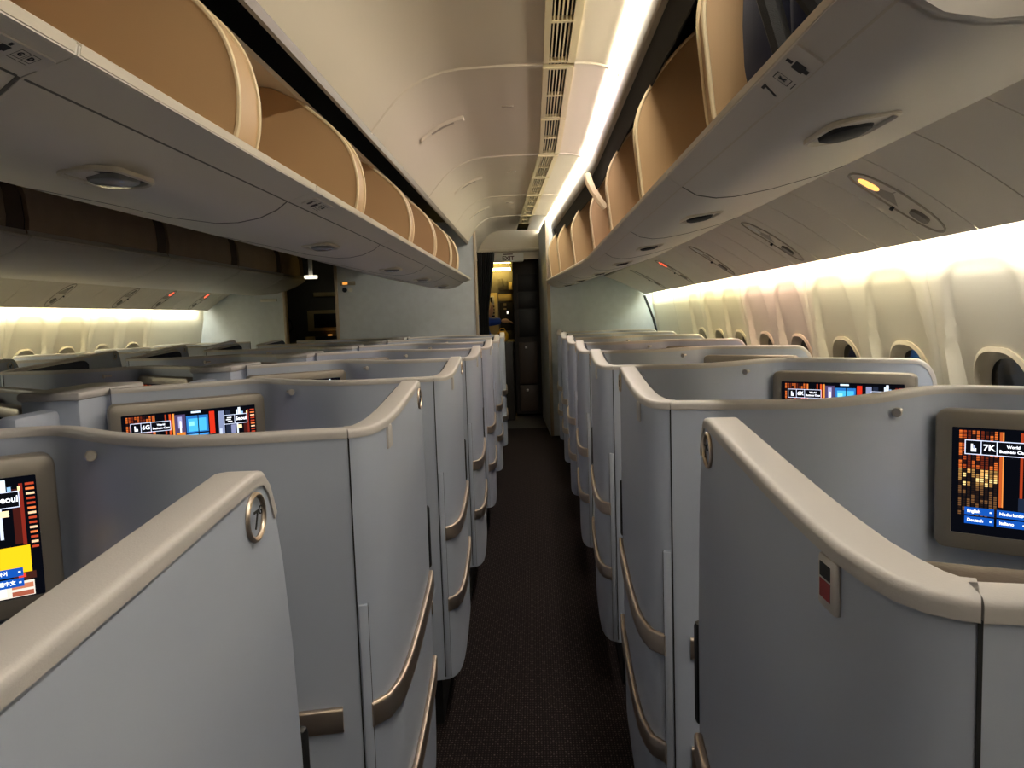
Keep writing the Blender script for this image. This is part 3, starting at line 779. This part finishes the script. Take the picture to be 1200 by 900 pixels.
def make_suite(hand, name, win):
    spts = SP_WIN if win else SP_MID
    xm = 1.05 if win else .985
    t = thing(name, '', 'seat suite')
    def fin(b, nm, m, parent=None, **k):
        if hand < 0: b.mirror(0)
        return b.build(nm, m, parent or t, **k)
    wn = normals(WING); sn = normals([(x, y) for x, y in spts])
    aisle = fin(wall_mesh([(p[0], p[1]) for p in WING], wn, T_W, [p[2]-.012 for p in WING], [p[3] for p in WING]), 'aisle_panel', M['suite'], angle=30)
    n = len(spts)
    tops = [shell_top(i_, spts) if win else 1.143 for i_ in range(n)]
    shell = fin(wall_mesh(spts, sn, T_S, [z-.012 for z in tops], [.17]*n), 'shell', M['suite'], angle=30)
    # top trims
    def cap(pts, nrm, t_, tops_, up_=.0):
        prof = [(-.5*t_-.0022, -.012)]+[(-.5*t_+.0045-.007*math.cos(a_), -.0035+.007*math.sin(a_)) for a_ in (0, .35, .7, 1.05, 1.57)]+[(.5*t_-.0045+.007*math.cos(a_), -.0035+.007*math.sin(a_)) for a_ in (1.57, 1.05, .7, .35, 0)]+[(.5*t_+.0022, -.012)]
        return MB().sweep([(p[0]+m_.x*t_/2, p[1]+m_.y*t_/2, z-.004) for p, m_, z in zip(pts, nrm, tops_)], nrm, prof)
    W2 = WING[4:]
    fin(cap(W2, wn[4:], T_W, [p[2] for p in W2]), 'top_trim', M['trim'], aisle, angle=40)
    fin(cap(spts, sn, T_S, tops), 'top_trim', M['trim'], shell, angle=40)
    # joints: dark gap at the corner, raised hinge cover beside it
    e = Vector((.034, -.623, 0)); nn = Vector((-.18, -1, 0)).normalized(); rot = Matrix.Rotation(math.atan2(-.012, .054), 3, 'Z')
    fin(MB().box(e.x-.0012, e.x+.0012, e.y-.0012, e.y+.02, .18, 1.128, rot=rot), 'joint_gap', M['gap'], shell)
    fin(MB().box(.016, .0315, -.6235, -.60, .18, .84, r=.002, rot=rot), 'hinge_cover', M['suite'], aisle)
    fin(MB().box(.0155, .0165, -.6205, -.60, .18, .84, rot=rot), 'joint_gap', M['gap'], aisle)
    # bumper strips
    def strip(pts, s0, s1, z, nm, parent, off=.006, h=.044):
        P = [path_at(pts, s0+(s1-s0)*k/18) for k in range(19)]
        N_ = normals([(p.x, p.y) for p in P])
        prof = rrect(.013, h, .005, 3)
        P2 = [(p.x-m_.x*off, p.y-m_.y*off, z) for p, m_ in zip(P, N_)]
        b = MB().sweep(P2, N_, prof)
        return fin(b, nm, M['metal'], parent)
    wp = [(p[0], p[1]) for p in WING]
    strip(wp, .05, .985, .645, 'bumper_strip', aisle)
    strip(wp, .05, .985, .415, 'bumper_strip', aisle)
    strip(spts, .028, .42, .645, 'bumper_strip', shell)
    strip(spts, .028, .42, .415, 'bumper_strip', shell)
    # black latch on the front edge
    fin(MB().box(.008, .040, .098, .118, .66, .83, r=.008), 'latch', M['black'], aisle)
    # quilted pad inside the aisle panel
    P = [Vector((p[0], p[1], 0)) for p in WING[5:14]]; N_ = normals(WING[5:14])
    fin(wall_mesh([(p.x+m_.x*(T_W+.001), p.y+m_.y*(T_W+.001)) for p, m_ in zip(P, N_)], N_, .014, [q[2]-.016 for q in WING[5:14]], [.5]*9), 'inner_pad', M['navy'], aisle)
    # seat number ring
    rc = (-.001, -.040, 1.13)
    fin(MB().torus(rc, (0, 1, 0), (0, 0, 1), .0225, .0225, .0028), 'number_ring', M['metal'], aisle)
    # emergency light marker near the rear edge
    mk = fin(MB().box(-.0175, -.010, -.525, -.490, 1.090, 1.132, r=.004), 'marker_frame', M['trim'], aisle)
    fin(MB().box(-.0180, -.016, -.517, -.497, 1.099, 1.113), 'marker_label', M['red'], mk)
    fin(MB().box(-.0180, -.016, -.517, -.497, 1.115, 1.126), 'marker_lens', M['gap'], mk)
    # coat hook on the rear shell
    hp = Vector((.500, -.575, 1.105)); hn = Vector((-.57, -.82, 0)).normalized()
    fin(MB().tube([hp+hn*-.01, hp+hn*.018, hp+hn*.022, hp+hn*.027, hp+hn*.030], [.005, .005, .009, .010, .008], 14), 'coat_hook', M['chrome'], shell)
    # screen
    c, u, v, nv = sfr(1)
    bz = MB(); O = rrect(.455, .292, .022, 5); I_ = rrect(DW, DH, .003, 5); off = Vector((0, 0, -.004))
    def ring(poly, d): return [c+off*0+u*p+v*q+nv*d for p, q in poly]
    bz.loft([ring(O, -.032), ring(O, -.002), ring(rrect(.451, .288, .021, 5), .004), ring(rrect(.445, .282, .019, 5), .006), ring(I_, .006), ring(I_, -.001)], True, True)
    sco = fin(bz, 'screen', M['bezel'], angle=40)
    dm, dmats = display_mesh(hand)
    dm.build('display', dmats, sco, recalc=False)
    # footwell block and side console outboard of the seat
    po = MB().prism([(.62, -.44), (.70, -.455), (.80, -.525), (xm-.02, -.70+(1.05-xm)*.7), (xm, -.36), (xm-.07, -.05), (.86, .12), (.78, .10), (.80, -.1), (.66, -.36)], 'z', .19, .66)
    fin(po, 'side_console', M['suite'])
    # seat: cushion, backrest, headrest
    R_ = Matrix.Rotation(math.radians(-24), 3, 'Z')
    fin(MB().box(.20, .68, -.26, .26, .36, .47, r=.04, rot=R_, seg=3), 'seat_cushion', M['leather'])
    fin(MB().box(.10, .54, -.40, -.30, .44, .98, r=.04, rot=R_, seg=3), 'backrest', M['leather'])
    hr = MB().box(.10, .54, -.385, -.295, .91, 1.045, r=.035, rot=R_, seg=3)
    fin(hr, 'headrest', M['leather'])
    fin(MB().prism([(.05, -.58), (.30, -.62), (.54, -.49), (.66, -.43), (.985, -.66), (.985, -.1), (.82, .08), (.07, .0)], 'z', 0, .195), 'plinth', M['black'])
    return t
def copy_suite(src, loc):
    r = src.copy(); C.objects.link(r); r.location = loc
    for ch in list(src.children):
        c = ch.copy(); C.objects.link(c); c.parent = r
        for g_ in ch.children:
            d = g_.copy(); C.objects.link(d); d.parent = c
    return r
XK, XG, P = .232, -.282, 1.10
YK, YG = 1.034, .78
BLOCK = {
    'K': (1, XK, YK, 'right window'), 'G': (-1, XG, YG, 'centre, right hand'),
    'D': (1, 2*CX-XG, YG, 'centre, left hand'), 'A': (-1, 2*CX-XK, YK, 'left window')}
proto = {}
def child(o, nm): return next(c for c in o.children if c.name.split('.')[0] == nm)
def seat_badge(s, hand, row, letter):
    ap = child(s, 'aisle_panel'); mb = MB()
    nx = -hand; o = Vector((nx*.003, -.040, 1.127)); u = Vector((0, -hand, 0)); v = Vector((0, 0, 1))
    text_into(mb, row, .027, o+u*-.004, u, v); text_into(mb, letter, .013, o+u*.008+v*.008, u, v)
    mb.build('seat_number', M['ink'], ap)
PL = {'K': 'grey seat suite beside the right windows, %s along the right aisle', 'G': 'grey centre seat suite on the left side of the right aisle, %s from the camera',
      'D': 'grey centre seat suite facing the left aisle, %s from the camera', 'A': 'grey seat suite beside the left windows, %s from the camera'}
for L_ in 'KGDA':
    hand, x, y, desc = BLOCK[L_]
    for k in range(7):
        if L_ in 'DA' and k < 1: continue
        Y = y+P*k+(.045 if (L_, k) == ('K', 0) else 0)
        if L_ not in proto:
            s = make_suite(hand, 'seat_suite', L_ in 'KA'); proto[L_] = s; s.location = (x, Y, 0)
        else: s = copy_suite(proto[L_], (x, Y, 0))
        s['label'] = PL[L_] % ORD[k-1 if L_ in 'DA' else k]
        s['group'] = {'K': 'right window seat suites', 'G': 'centre suites along the right aisle', 'D': 'centre suites along the left aisle', 'A': 'left window seat suites'}[L_]
        s['_txt'] = 1
        s['sid'] = '%d%s' % (7-k, L_); s['hand'] = hand
suites = [o for o in C.objects if 'sid' in o.keys()]
for s in suites:
    row, L_ = s['sid'][0], s['sid'][1]; h_ = s['hand']
    seat_badge(s, h_, row, L_)
    k = 7-int(row)
    if k <= 1:                                   # the screen in front of this seat hangs on the suite ahead
        pass
    ahead = next((q for q in suites if q['sid'] == '%d%s' % (int(row)-1, L_)), None)
    if ahead and k <= 2 and L_ in 'KG':
        display_text(h_, s['sid']).build('screen_text', TXT, child(ahead, 'screen'))
for s in suites:
    for k_ in ('sid', 'hand', '_txt'): del s[k_]
# front consoles carrying the screens of the first row
for L_ in 'KGDA':
    hand, x, y, desc = BLOCK[L_]
    t = thing('front_console', 'grey low wall with a screen for the first row, %s seat' % desc, 'front console', (x, y+7*P, 0), 'front row consoles at the bulkhead')
    src = proto[L_]
    for nm in ('shell', 'screen'):
        ch = child(src, nm); c = ch.copy(); C.objects.link(c); c.parent = t
        for g_ in ch.children:
            if g_.name.split('.')[0] in ('screen_text',): continue
            d = g_.copy(); C.objects.link(d); d.parent = c
# console closing the gap between the two shells of each centre pair, with a short divider
for k in range(0, 8):
    Y = YG+P*k
    t = thing('centre_console', 'grey console with beige top joining the two centre shells, %s from the camera' % (ORD+['last'])[k], 'console', (CX, Y, 0), 'consoles between centre seats')
    MB().box(-.085, .085, -.85, -.50, .0, 1.128, r=.008).build('body', M['suite'], t)
    MB().box(-.092, .092, -.86, -.49, 1.122, 1.147, r=.010).build('top_trim', M['trim'], t)
    MB().box(-.030, .030, -1.04, -.845, .3, 1.10, r=.018).build('divider', M['suite'], t)

# ---------------------------------------------------------------- doorway: exit sign, curtain, galley
t = thing('exit_sign', 'white EXIT sign hanging over the doorway at the end of the aisle', 'exit sign', (-.29, 9.60, ZC+.715))
MB().box(-.19, .19, -.03, .03, -.045, .068, r=.02).build('housing', M['white'], t)
b = MB(); text_into(b, 'EXIT', .072, (0, -.0325, -.002), (1, 0, 0), (0, 0, 1), bold=True); b.build('lettering', M['exitred'], t)
MB().box(-.06, .06, -.032, -.026, .043, .056, r=.004).build('slot', M['exitred'], t)
cu = MB(); rows = []
for k in range(25):
    z = .05+(2.02-.05)*k/24
    wdt = .19-.085*max(0, min(1, (2.0-z)/.62))
    rows.append([(-.592+wdt*j/40, 8.42+.022*math.sin(j*1.15)+.006*math.sin(j*.5+k*.3), z) for j in range(41)]+[(-.592+wdt*j/40, 8.43+.022*math.sin(j*1.15)+.006*math.sin(j*.5+k*.3), z) for j in range(40, -1, -1)])
cu.loft(rows); tag(cu.build('curtain', M['curtain']), 'black pleated curtain drawn to the left of the front doorway', 'curtain')
struct(MB().box(-4.2, 1.5, 13.0, 13.1, 0, 2.42).build('wall_end', M['galley']))
struct(MB().box(-1.95, -.80, 8.42, 9.6, 0, 2.35).build('wall_closet', M['galley']))
struct(MB().box(.12, .20, 9.9, 12.9, 0, 2.35).build('wall_galley_right', M['gdark']))
# lit galley with shelves, seen past the curtain
gx = -.62
gl = thing('galley_unit', 'yellow lit cream galley wall with oven and telephone beyond the curtain', 'galley', (gx, 11.0, 0))
def gb(nm, m, x0, x1, y0, y1, z0, z1, r=.004, parent=None): return MB().box(x0-gx, x1-gx, y0-11, y1-11, z0, z1, r=r).build(nm, m, parent or gl)
gb('carcass', M['galley'], -1.2, -.28, 11.05, 11.6, .0, 2.3)
gb('upper_panel', M['gcream'], -.49, -.29, 11.0, 11.06, 1.54, 1.64)
gb('side_panel', M['gcream'], -.66, -.50, 11.0, 11.06, 1.0, 1.66)
ov = gb('oven', M['black'], -.475, -.285, 10.98, 11.06, 1.12, 1.52)
gb('oven_lamp', E['glow'], -.375, -.355, 10.975, 10.985, 1.36, 1.40, .002, ov)
gb('oven_button', M['gcream'], -.42, -.38, 10.972, 10.985, 1.47, 1.51, .003, ov)
gb('oven_button', M['gcream'], -.42, -.38, 10.972, 10.985, 1.42, 1.44, .003, ov)
ph = gb('telephone', M['white'], -.62, -.55, 10.97, 11.01, 1.50, 1.62)
gb('handset', M['black'], -.605, -.575, 10.955, 10.985, 1.52, 1.60, .008, ph)
for k in range(4): gb('switch_row', M['gap'], -.62, -.55, 10.985, 11.002, 1.32+.045*k, 1.345+.045*k)
for k in range(3): gb('shelf_box', M['gcream'] if k == 2 else M['galley'], -.48+.07*k, -.425+.07*k, 10.98, 11.06, 1.70, 1.86-.03*k)
gb('worktop', M['gcream'], -1.0, -.28, 10.75, 11.06, .96, .99)
for z, x0 in ((1.985, -.66), (2.09, -.66)):
    tt = thing('galley_lamp', 'glowing yellow lamp bar on the galley ceiling, %s' % ('lower one' if z < 2 else 'upper one'), 'lamp', (-.45, 10.9, z))
    MB().box(-.22, .15, -.03, .03, -.02, .02, r=.006).build('tube', E['gal'], tt)
# dark cart stack
ct = thing('cart_tower', 'tall dark galley cupboard with stowed carts in the doorway', 'galley', (-.08, 10.0, 0))
def cbx(nm, m, x0, x1, y0, y1, z0, z1, r=.004, parent=None): return MB().box(x0+.08, x1+.08, y0-10, y1-10, z0, z1, r=r).build(nm, m, parent or ct)
cbx('carcass', M['gdark'], -.25, .08, 10.02, 10.6, .04, 2.3)
for z0, z1 in ((1.42, 1.62), (1.64, 1.86), (1.05, 1.40)): 
    fr = cbx('bay_door', M['black'], -.19, .06, 10.0, 10.03, z0, z1)
    cbx('bay_edge', M['gbrown'], -.205, -.19, 9.99, 10.03, z0, z1, .002, fr)
for z0, z1 in ((.08, .42), (.44, .98)):
    cd = cbx('cart_door', M['gbrown'], -.20, .04, 9.98, 10.03, z0, z1, .01)
    cbx('cart_latch', M['chrome'], -.12, -.09, 9.965, 9.985, z1-.08, z1-.05, .003, cd)
# left galley seen through the far doorway
lg = thing('jump_seat_galley', 'grey galley wall with cream framed cabinet beyond the left aisle', 'galley', (-3.0, 11.2, 0))
def lb(nm, m, x0, x1, y0, y1, z0, z1, r=.006, parent=None): return MB().box(x0+3.0, x1+3.0, y0-11.2, y1-11.2, z0, z1, r=r).build(nm, m, parent or lg)
lb('carcass', M['galley'], -4.0, -2.3, 11.25, 11.7, 0, 2.3)
c1 = lb('cabinet_frame', M['gcream'], -3.30, -2.6, 11.18, 11.27, 1.20, 1.50)
lb('cabinet_door', M['black'], -3.20, -2.8, 11.16, 11.2, 1.25, 1.45, .006, c1)
lb('switch_plate', M['gcream'], -3.35, -3.22, 11.2, 11.27, 1.05, 1.12)
lb('upper_rail', M['gcream'], -3.2, -2.7, 11.2, 11.27, 1.70, 1.76)
lb('jump_seat', M['navy'], -3.18, -2.6, 11.1, 11.27, .5, 1.12)
lb('indicator', E['amber'], -3.0, -2.95, 11.12, 11.2, 1.13, 1.145)
tt = thing('dome_lamp', 'small white lamp glowing on the ceiling past the left aisle', 'lamp', (-3.05, 10.6, 1.97))
MB().disc((0, 0, 0), (0, 0, -1), .09, .04, 18).build('diffuser', E['glow'], tt)
MB().disc((0, 0, 0), (0, 0, 1), .03, .63, 10).build('stem', M['white'], tt)
cd = MB().tube([(-3.62, 11.1, 1.45), (-3.52, 11.1, 1.35), (-3.50, 11.1, 1.25), (-3.58, 11.1, 1.17), (-3.63, 11.1, 1.15)], .016, 6)
tag(cd.build('handset_cord', M['black']), 'curled black cord hanging on the galley wall past the left aisle', 'cord')
# signs on the bulkheads
t = thing('lavatory_sign', 'small amber lit lavatory sign high on the centre bulkhead', 'sign', (-2.0, 8.335, ZC+.415))
MB().box(-.085, .085, -.008, .01, -.022, .022, r=.01).build('plate', M['recess'], t)
MB().box(-.055, .0, -.011, -.006, -.014, .014, r=.006).build('lit_window', E['amber'], t)
t = thing('lavatory_pictogram', 'round blue and white pictogram pair under the amber sign', 'sign', (-2.0, 8.335, ZC+.345))
MB().disc((-.035, 0, 0), (0, -1, 0), .026, .01).build('blue_disc', M['navy'], t)
MB().disc((.025, 0, 0), (0, -1, 0), .026, .01).build('white_disc', M['white'], t)
tag(MB().box(-3.32, -3.12, 9.325, 9.345, ZC+.275, ZC+.31, r=.004).build('placard', M['white']), 'narrow white placard on the left bulkhead', 'placard')

# ---------------------------------------------------------------- person in the galley
def skinned(name, verts, edges, radii, m, parent, root=0, sub=2):
    me = bpy.data.meshes.new(name); me.from_pydata(verts, edges, []); o = bpy.data.objects.new(name, me); C.objects.link(o)
    md = o.modifiers.new('skin', 'SKIN'); md.use_smooth_shade = True
    for i_, r in enumerate(radii):
        me.skin_vertices[0].data[i_].radius = (r, r) if not isinstance(r, tuple) else r
    me.skin_vertices[0].data[root].use_root = True
    sb = o.modifiers.new('sub', 'SUBSURF'); sb.levels = sub; sb.render_levels = sub
    me.materials.append(m)
    if parent: o.parent = parent
    return o
pr = thing('person', 'person in a blue jacket leaning forward in the galley, arm stretched out', 'person', (-.785, 10.42, 0))
# clothed body: jacket with both sleeves
jv = [(-.05, 0, .92), (-.03, 0, 1.08), (.03, 0, 1.22), (.07, 0, 1.29), (.10, 0, 1.33),
      (.09, -.16, 1.27), (.22, -.18, 1.255), (.36, -.16, 1.265),
      (.08, .16, 1.26), (.14, .20, 1.06), (.26, .17, .98)]
je = [(0, 1), (1, 2), (2, 3), (3, 4), (3, 5), (5, 6), (6, 7), (3, 8), (8, 9), (9, 10)]
jr = [(.13, .16), (.12, .155), (.125, .165), (.10, .13), .06, .075, .06, .048, .075, .06, .048]
skinned('jacket', jv, je, jr, M['jacket'], pr)
lv_ = [(-.05, 0, .92), (-.06, 0, .86), (-.05, -.10, .80), (.0, -.10, .46), (-.06, -.10, .09), (.04, -.10, .04), (-.05, .10, .80), (-.02, .10, .46), (-.08, .10, .09), (.02, .10, .04)]
le_ = [(0, 1), (1, 2), (2, 3), (3, 4), (4, 5), (1, 6), (6, 7), (7, 8), (8, 9)]
skinned('trousers', lv_, le_, [(.12, .15), (.12, .15), .09, .065, .05, .04, .09, .065, .05, .04], M['trousers'], pr, 0)
hd_ = MB(); hd_.add(*blob(.155, 0, 1.42, .095, .075, .115, 2.3, 24, 18)); hd_.add(*blob(.235, 0, 1.405, .022, .016, .022, 2)); hd_.add(*blob(.15, -.078, 1.415, .02, .012, .032, 2)); hd_.add(*blob(.15, .078, 1.415, .02, .012, .032, 2))
hd_.tube([(.10, 0, 1.28), (.135, 0, 1.36)], [.056, .052], 12)
hd_.add(*blob(.225, 0, 1.365, .016, .026, .008, 2))
hdo = hd_.build('head', M['skin'], pr, angle=70)
e_ = MB(); e_.add(*blob(.232, -.03, 1.435, .008, .012, .007, 2)); e_.add(*blob(.232, .03, 1.435, .008, .012, .007, 2)); e_.build('eyes', M['ink'], hdo)
hr_ = MB(); hr_.add(*blob(.135, 0, 1.455, .102, .092, .100, 2.2, 24, 18)); hr_.add(*blob(.115, 0, 1.40, .085, .090, .10, 2.2, 20, 14)); hr_.build('hair', M['hair'], pr, angle=70)
for sgn, wr in ((-1, (.37, -.16, 1.265)), (1, (.27, .17, .98))):
    wx, wy, wz = wr
    hv = [(wx-.02, wy, wz), (wx+.03, wy, wz), (wx+.07, wy, wz-.004)]; he = [(0, 1), (1, 2)]; hrad = [.026, .03, .034]
    for j, (dy, ln) in enumerate(((-.03, .062), (-.01, .072), (.01, .068), (.03, .054))):
        b0 = len(hv); hv += [(wx+.085, wy+dy, wz-.006), (wx+.085+ln*.5, wy+dy*1.1, wz-.016), (wx+.085+ln*.85, wy+dy*1.1, wz-.04)]
        he += [(2, b0), (b0, b0+1), (b0+1, b0+2)]; hrad += [.010, .009, .008]
    b0 = len(hv); hv += [(wx+.045, wy-.036*sgn, wz-.012), (wx+.075, wy-.055*sgn, wz-.03)]; he += [(1, b0), (b0, b0+1)]; hrad += [.011, .009]
    skinned('hand', hv, he, hrad, M['skin'], pr, 0, 1)
yb = MB(); yb.add(*blob(-.40, 9.85, 1.07, .075, .07, .07, 2.6)); yb.tube([(-.44, 9.85, 1.13), (-.43, 9.85, 1.17), (-.38, 9.85, 1.17), (-.36, 9.85, 1.13)], .006, 6)
tag(yb.build('bag', M['yellow'], angle=70), 'yellow bag on the galley counter beside the blue jacket', 'bag')
tag(MB().box(-.56, -.27, 9.7, 9.99, .0, 1.0, r=.01).build('galley_counter', M['gdark']), 'dark galley counter under the yellow bag', 'counter')
